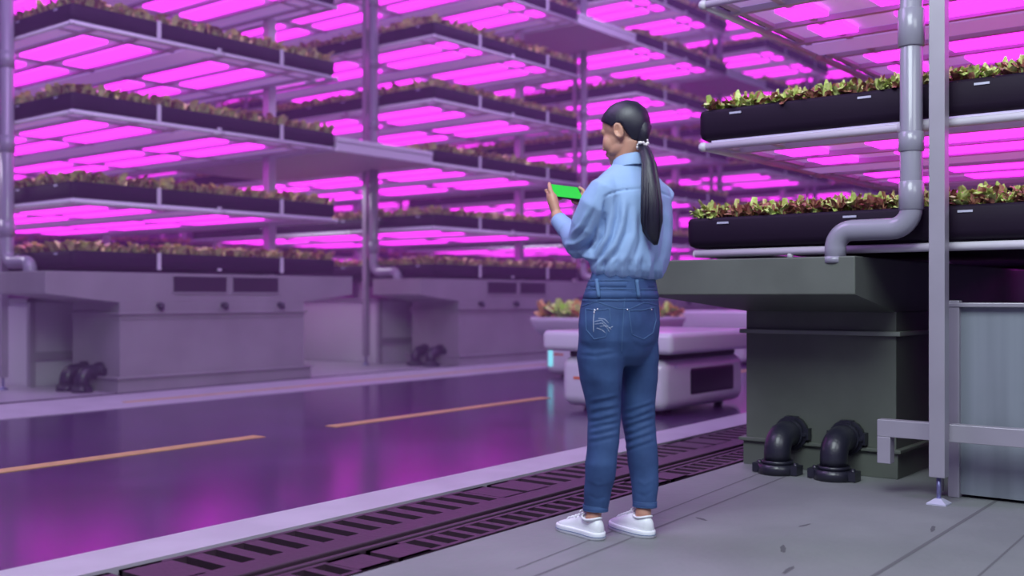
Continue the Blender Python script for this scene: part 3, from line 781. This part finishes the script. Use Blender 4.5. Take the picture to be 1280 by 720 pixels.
# ---- jeans
b = MB()
b.loft([ring(at(779, 338, 0), l_, f_, .128, .095, 36), ring(at(778.5, 350, 0), l_, f_, .139, .102, 36), ring(at(777, 362, 0), l_, f_, .153, .110, 36), ring(at(775.5, 382, 0), l_, f_, .167, .120, 36), ring(at(774, 405, 0), l_, f_, .173, .126, 36), ring(at(773.5, 425, 0), l_, f_, .168, .122, 36), ring(at(774, 444, .0), l_, f_, .150, .10, 36), ring(at(776, 456, .0), l_, f_, .11, .07, 36)])
b.ell(at(754, 412, -.045), (.080, .085, .088)); b.ell(at(797, 410, .01), (.078, .085, .088))
for L in (legL, legR): b.loft(legrings(L, 0))
jm = remeshed(b, .0055, 5)
jf = [([(724, 444), (745, 446), (772, 441)], -.004, 2.0), ([(726, 440), (745, 441), (770, 437)], .003, 2.2), ([(775, 445), (777, 470), (778, 500)], -.006, 2.5),
      ([(733, 400), (750, 402), (768, 396)], .002, 3), ([(782, 420), (800, 436), (822, 430)], -.003, 2.2), ([(779, 388), (776, 415), (776, 450)], -.006, 2.5)]
for y0 in (498, 510, 520, 529, 537, 546):
    w = random.uniform(-2, 2)
    jf += [([(736, y0+3), (748, y0+1+w), (760, y0-2), (773, y0-5)], .0052, 2.0), ([(737, y0+8), (750, y0+6+w), (772, y0)], -.0045, 2.0)]
for y0 in (508, 517, 526, 535, 545, 555):
    w = random.uniform(-2, 2)
    jf += [([(779, y0+5), (792, y0+3+w), (806, y0-3), (817, y0-8)], .0052, 2.0), ([(780, y0+10), (795, y0+6+w), (818, y0-3)], -.0045, 2.0)]
jf += [([(735, 600), (748, 606), (764, 603)], .003, 2.2), ([(796, 600), (806, 606), (818, 598)], .003, 2.2), ([(734, 618), (746, 624), (760, 620)], -.003, 2), ([(795, 616), (806, 621), (818, 612)], -.003, 2)]
sculpt(jm, [(p, h*.5, w) for p, h, w in jf], .003, 14)
jeans = pobj('jeans', jm, M['denim'], person)
jb = BVHTree.FromPolygons([v.co.copy() for v in jm.vertices], [tuple(p.vertices) for p in jm.polygons])
eye0 = Vector((-PX, -PD, CAMZ))
def on(bvh, px, py, off=.0015):
    d = (at(px, py, 0)-eye0).normalized(); h = bvh.ray_cast(eye0, d)
    if h[0] is None: return None
    return h[0]+h[1]*off if h[1].dot(d) < 0 else h[0]-h[1]*off
def dense(pts, step=2.0):
    out = []
    for (a, c) in zip(pts[:-1], pts[1:]):
        n = max(1, int(math.hypot(c[0]-a[0], c[1]-a[1])/step))
        out += [(a[0]+(c[0]-a[0])*i/n, a[1]+(c[1]-a[1])*i/n) for i in range(n)]
    return out+[pts[-1]]
def seam(name, pts, r, m, bvh, parent, off=.0008, label=None):
    q = [on(bvh, x, y, off) for x, y in dense(pts)]; q = [p for p in q if p is not None]
    if len(q) < 2: return
    b = MB(); b.tube(q, r, 6); o = b.obj(name, m, parent)
    if label: o['label'] = label
    return o
# waistbands all the way round
for (y0, y1) in ((352, 360), (364, 373)):
    b = MB(); rr = []
    for yy, g in ((y0, -.002), (y0+.6, .0012), (y1-.6, .0012), (y1, -.002)):
        c = at(777.5-(yy-352)*.05, yy, 0); a_ = .142+(yy-352)*.00100; b2 = .1035+(yy-352)*.00060
        rr.append(ring(c, l_, f_, a_+g, b2+g, 40))
    b.loft(rr, 0, False); b.obj('waistband', M['denim'], jeans)
for yy in (351, 361.5, 375):
    c = at(777.5-(yy-352)*.05, yy, 0); a_ = .142+(yy-352)*.00100; b2 = .1035+(yy-352)*.00060
    b = MB(); q = ring(c, l_, f_, a_+.002, b2+.002, 48); b.tube(q+[q[0]], .0011, 6); b.obj('seam', M['denim_light'], jeans)
for x in (747, 795): 
    q = [on(jb, x+(y-352)*.12, y, .006) for y in (350, 354, 358, 363, 368, 372)]; q = [p for p in q if p]
    b = MB(); b.tube(q, .0045, 8, flat=1.6, up=(1, 0, 0)); b.obj('belt_loop', M['denim_light'], jeans)
for pk in ([(732, 386), (748, 388), (762, 386), (763, 400), (757, 421), (743, 424), (733, 412), (732, 386)], [(786, 388), (802, 388), (818, 384), (820, 400), (816, 416), (804, 424), (790, 418), (786, 388)]):
    seam('pocket_seam', pk, .0013, M['denim_light'], jb, jeans)
seam('yoke_seam', [(724, 384), (745, 377), (772, 386), (788, 386), (805, 378), (824, 382)], .0012, M['denim_light'], jb, jeans)
seam('seat_seam', [(781, 372), (779, 400), (777, 440)], .0012, M['denim_light'], jb, jeans)
seam('pocket_stitching', [(743, 386), (742, 400), (742, 415)], .0011, M['thread'], jb, jeans, label='white stitching')
for pts in ([(743, 402), (752, 400), (758, 406), (764, 412)], [(744, 405), (753, 404), (759, 410), (762, 415)], [(748, 398), (756, 399), (761, 404)], [(750, 408), (757, 407), (762, 410), (766, 408)], [(746, 410), (752, 412), (757, 416)]):
    seam('pocket_embroidery', pts, .0007, M['thread'], jb, jeans, label='white embroidery')
for (x, y) in ((725, 386), (744, 388), (747, 386.5), (743, 391), (784, 387), (814, 387)):
    p = on(jb, x, y, .001)
    if p: b = MB(); b.ell(p, (.0035, .0035, .0035), nu=10, nv=8); b.obj('rivet', M['rivet'], jeans)
for L in (legL, legR):
    x, yy, Y, a_, b2 = L[-1]; bx = l_*.6+Vector((-.4, 0, 0)); rr = []
    for dy, g in ((-6, -.001), (-5.5, .0022), (-.5, .0022), (1.5, .0015), (1.5, -.004), (-4, -.005)): rr.append(ring(at(x, yy+dy, Y), bx, f_, a_+g, b2+g, 30))
    b = MB(); b.loft(rr, 0, False); b.obj('hem', M['denim'], jeans)
    for dy in (-5.6, .6):
        q = ring(at(x, yy+dy, Y), bx, f_, a_+.0024, b2+.0024, 30); b = MB(); b.tube(q+[q[0]], .0008, 6); b.obj('hem_stitching', M['denim_light'], jeans)

# ---- shirt
b = MB()
b.loft([ring(at(784, 349, 0), l_, f_, .122, .092, 40), ring(at(785, 346, 0), l_, f_, .140, .103, 40), ring(at(786, 339, 0), l_, f_, .158, .116, 40), ring(at(787, 325, 0), l_, f_, .171, .126, 40), ring(at(789, 300, 0), l_, f_, .174, .127, 40),
        ring(at(790, 270, 0), l_, f_, .174, .121, 40), ring(at(789.5, 248, 0), l_, f_, .176, .112, 40), ring(at(789, 234, 0), l_, f_, .168, .100, 40), ring(at(788, 223, .0), l_, f_, .140, .082, 40), ring(at(787, 214, .005), l_, f_, .098, .070, 40), ring(at(787, 206, .01), l_, f_, .066, .062, 40), ring(at(786.5, 203, .012), l_, f_, .056, .055, 40)])
slv = [(764, 230, -.07, .045), (757, 238, -.09, .062), (747, 256, -.085, .070), (738, 280, -.045, .074), (729, 301, .005, .064), (720, 299, .06, .056), (711, 289, .125, .041), (708.5, 286, .14, .036)]
b.tube([at(x, y, Y) for x, y, Y, r in slv], [r for *_, r in slv], 22)
b.ell(at(722, 306, .02), (.050, .055, .048)); b.ell(at(741, 318, -.04), (.036, .05, .030))
b.tube([shR+Vector((-.02, 0, .012)), shR, shR.lerp(elR, .5), elR, elR.lerp(wrR, .5), elR.lerp(wrR, .88)], [.045, .060, .062, .062, .050, .038], 20)
sm_ = remeshed(b, .0055, 5)
sf = [([(757, 247), (756, 268), (752, 292), (741, 316)], -.010, 2.6), ([(765, 243), (764, 268), (758, 298), (747, 320)], .006, 3.4), ([(773, 246), (772, 270), (766, 295), (753, 318), (741, 331)], -.008, 2.6),
      ([(781, 250), (778, 280), (768, 307), (752, 326)], .006, 3.6), ([(787, 258), (784, 290), (772, 315), (754, 334)], -.006, 2.8), ([(794, 262), (793, 292), (783, 318), (768, 338)], .004, 4),
      ([(800, 270), (801, 300), (793, 326)], -.004, 3), ([(829, 256), (832, 285), (827, 318), (818, 338)], -.004, 3), ([(836, 262), (838, 290), (834, 322)], .003, 3), ([(806, 300), (812, 322), (810, 340)], .003, 3),
      ([(742, 262), (733, 283), (718, 300)], -.005, 2.5), ([(735, 262), (727, 280), (714, 293)], .004, 2.5), ([(708, 313), (722, 313), (738, 306)], -.005, 2.2), ([(706, 305), (718, 305), (734, 296)], .004, 2.6), ([(713, 321), (728, 320), (745, 324)], .004, 2.2),
      ([(746, 284), (742, 300), (728, 316)], -.006, 2.4), ([(750, 226), (745, 245), (742, 262)], .002, 3),
      ([(755, 247), (762, 242), (772, 239), (784, 237), (800, 236)], -.004, 1.1), ([(800, 236), (822, 238), (838, 246)], -.004, 1.1)]
for i, x in enumerate(range(748, 836, 8)):
    sf.append(([(x, 322+random.uniform(-4, 4)), (x-1.5, 338), (x-2, 349)], -.0045 if i % 2 else .0035, 2.0))
sculpt(sm_, [(p, h*1.6, w) for p, h, w in sf], .005, 9)
shirt = pobj('shirt', sm_, M['shirt'], person)
sb = BVHTree.FromPolygons([v.co.copy() for v in sm_.vertices], [tuple(p.vertices) for p in sm_.polygons])
# collar: stand and fold
b = MB(); n = 36; c0 = at(787, 205, .012); c1 = at(787.5, 193.5, .012)
def cring(c, a_, b2, tilt, zz):
    out = []
    for k in range(n):
        t = 2*math.pi*k/n; p = c+l_*a_*math.cos(t)+f_*b2*math.sin(t); p.z += zz-tilt*math.sin(t)*.5-tilt*.5; out.append(p)
    return out
b.loft([cring(c0, .066, .064, .02, -.006), cring(c0, .058, .057, .02, .014), cring(c1, .057, .056, .03, -.002), cring(c1, .059, .058, .03, .004), cring(c1, .064, .063, .03, .0), cring(c0, .076, .074, .03, -.004), cring(c0, .078, .076, .03, -.009), cring(c0, .070, .068, .02, -.008)], 0, False)
b.obj('collar', M['shirt'], shirt)
# cuff
b = MB(); ca = [at(711, 289, .12), at(709, 286.5, .137), at(700, 277, .19), at(698, 274.5, .20), at(698.6, 275.2, .197)]
b.tube(ca, [.0385, .0405, .0345, .0335, .0300], 24, caps=False); b.obj('cuff', M['shirt'], shirt)
b = MB(); b.ell(at(709, 293, .10), (.005, .005, .005), nu=10, nv=6); b.obj('cuff_button', M['pearl'], shirt)

# ---- shoes
for heel, nm, fd in ((at(751, 673, -.07), 'left', Vector((-.57, .82, 0)).normalized()), (at(813.5, 669, -.035), 'right', Vector((-.47, .88, 0)).normalized())):
    hz = Vector((heel.x, heel.y, 0)); sd = Vector((fd.y, -fd.x, 0))
    prof = [(-.003, .006, .040), (.002, .020, .062), (.012, .028, .074), (.035, .034, .077), (.07, .036, .079), (.10, .038, .080), (.13, .040, .074), (.16, .043, .060), (.19, .044, .050), (.215, .040, .043), (.235, .030, .036), (.246, .014, .028)]
    def bend(s): return .010*math.sin(s/.246*math.pi)*(1 if nm == 'left' else -1)
    b = MB(); rings = []
    for s, w, h in prof:
        o_ = hz+fd*s+sd*bend(s); r_ = []
        for k in range(20):
            t = 2*math.pi*k/20; x = math.copysign(abs(math.cos(t))**.75, math.cos(t))*w*(1 if math.sin(t) < 0 else .92)
            z = .020+max(0, math.sin(t))**.8*(h-.020) if math.sin(t) > 0 else .020+math.sin(t)*.006
            r_.append(o_+sd*x+up*z)
        rings.append(r_)
    b.loft(rings); shoe = b.obj('shoe', M['shoe'], person)
    b = MB(); top = []
    outl = [(hz+fd*s+sd*(bend(s)+w+.004), 0) for s, w, h in prof]+[(hz+fd*s+sd*(bend(s)-w-.004), 0) for s, w, h in reversed(prof)]
    outl = [p for p, _ in outl]; outl[0] -= fd*.006; outl[-1] -= fd*.006; outl[len(prof)-1] += fd*.006; outl[len(prof)] += fd*.006
    ctr = sum(outl, Vector())/len(outl)
    def off(k, z): return [ctr+(p-ctr)*k+up*z for p in outl]
    b.loft([off(.96, 0), off(1.0, .004), off(1.0, .024), off(.97, .028)]); b.obj('sole', M['sole'], shoe, bevel=0)
    b = MB(); q = off(1.004, .012); b.tube(q+[q[0]], .0012, 6); b.obj('sole_stripe', M['denim_light'], shoe)
    # padded heel collar round the ankle
    b = MB(); cc = hz+fd*.055; q = []
    for k in range(24):
        t = 2*math.pi*k/24; q.append(cc+fd*.043*math.cos(t)+sd*.031*math.sin(t)+up*(.076+.004*math.cos(2*t)))
    b.tube(q+[q[0]], .0045, 8)
    inner = [cc+(p-cc)*.86 for p in q]; b.loft([q, inner], 0, False); b.obj('ankle_collar', M['shoe'], shoe)
    for i in range(5):
        s = .105+i*.020; h = .084-.0075*i; o_ = hz+fd*s+sd*bend(s)
        b = MB(); b.tube([o_+sd*.022+up*(h-.010), o_+sd*.010+up*(h+.001), o_-sd*.010+fd*.006+up*(h+.0015), o_-sd*.022+fd*.008+up*(h-.010)], .0026, 8); b.obj('lace', M['laces'], shoe)
    b = MB(); o_ = hz+fd*.098+up*.090
    for s in (-1, 1):
        b.tube([o_, o_+sd*s*.012+up*.010, o_+sd*s*.026+up*.006-fd*.004, o_+sd*s*.020-up*.006, o_], .0022, 8)
        b.tube([o_, o_+sd*s*.018-up*.010+fd*.012, o_+sd*s*.030-up*.022+fd*.018], .0020, 8)
    b.obj('lace_bow', M['laces'], shoe)

# ---- phone
ph = empty('smartphone', P0); ph.rotation_euler = (0, 0, TH-R(90)); tag(ph, 'black smartphone with a bright green screen held sideways in both hands', 'phone')
Mx = Matrix((pa, pb, pn)).transposed().to_4x4(); Mx.translation = pc
b = MB(); b.box((-.0755, -.037, -.004), (.0755, .037, .004), 0, Mx); b.obj('phone_body', M['phone'], ph, bevel=.003, seg=3)
b = MB(); b.box((-.0725, -.0345, .0038), (.0725, .0345, .0046), 0, Mx); b.obj('screen', M['green'], ph)


# ------------------------------------------------------------------ light
def area(name, loc, size, energy, col, rot=(0, 0, 0), sy=None, spread=None):
    l = bpy.data.lights.new(name, 'AREA'); l.energy = energy; l.color = col; l.size = size
    if sy: l.shape = 'RECTANGLE'; l.size_y = sy
    if spread: l.spread = spread
    o = bpy.data.objects.new(name, l); C.objects.link(o); o.location = loc; o.rotation_euler = rot; return o
def aim(o, target):
    d = Vector(target)-o.location; o.rotation_euler = d.to_track_quat('-Z', 'Y').to_euler()
a = area('walkway_lamp', (.9, 1.2, 4.6), 2.6, 250, (.86, .97, 1.0)); aim(a, (4.2, 2.1, .5))
a = area('walkway_lamp', (2.2, -1.6, 3.6), 2.0, 60, (.88, .97, 1.0)); aim(a, (4.4, 1.9, .6))
a = area('road_violet_fill', (3.0, 6.2, 6.5), 4, 330, (.68, .40, 1.0)); aim(a, (7, 8.5, 0))  # unseen violet fill lights, added to tint the road and far racks
a = area('road_violet_fill', (12.0, 6.2, 7.0), 4, 330, (.68, .40, 1.0)); aim(a, (13, 8.5, 0))
for (x, y) in ((4.3, 11.4), (9.25, 11.4), (14.2, 11.4)):
    area('rack_gap_fill', (x, y, 2.45), .9, 26, (.86, .74, 1.0))  # unseen fill added to brighten floor and cabinets in the rack gaps
w = bpy.data.worlds.new('world'); bpy.context.scene.world = w; w.use_nodes = True
w.node_tree.nodes['Background'].inputs[0].default_value = (.30, .20, .62, 1); w.node_tree.nodes['Background'].inputs[1].default_value = .34

b = MB(); b.box((-8, 2.9, .0), (59, 29.9, 10)); hz = b.obj('haze', [])
hm = bpy.data.materials.new('violet_haze'); hm.use_nodes = True; hn = hm.node_tree; hn.nodes.remove(hn.nodes['Principled BSDF'])
vs_ = hn.nodes.new('ShaderNodeVolumeScatter'); vs_.inputs['Density'].default_value = .018; vs_.inputs['Color'].default_value = (.82, .42, 1, 1); vs_.inputs['Anisotropy'].default_value = .2
hn.links.new(vs_.outputs[0], hn.nodes['Material Output'].inputs['Volume']); hz.data.materials.append(hm)
tag(hz, 'thin violet haze hanging over the road and the far racks', 'haze', kind='stuff')
# ------------------------------------------------------------------ camera
cd = bpy.data.cameras.new('camera'); cam = bpy.data.objects.new('camera', cd); C.objects.link(cam)
cam.location = (0, 0, CAMZ); cam.rotation_euler = (R(90), 0, TH-R(90))
cd.sensor_width = 36; cd.lens = 36*F/1280; cd.shift_y = 12/1280
cd.dof.use_dof = True; cd.dof.focus_distance = 4.6; cd.dof.aperture_fstop = 1.5
sc = bpy.context.scene; sc.camera = cam
sc.view_settings.view_transform = 'Standard'; sc.view_settings.look = 'None'; sc.view_settings.gamma = 1
sc.view_settings.use_curve_mapping = False; sc.view_settings.exposure = 0
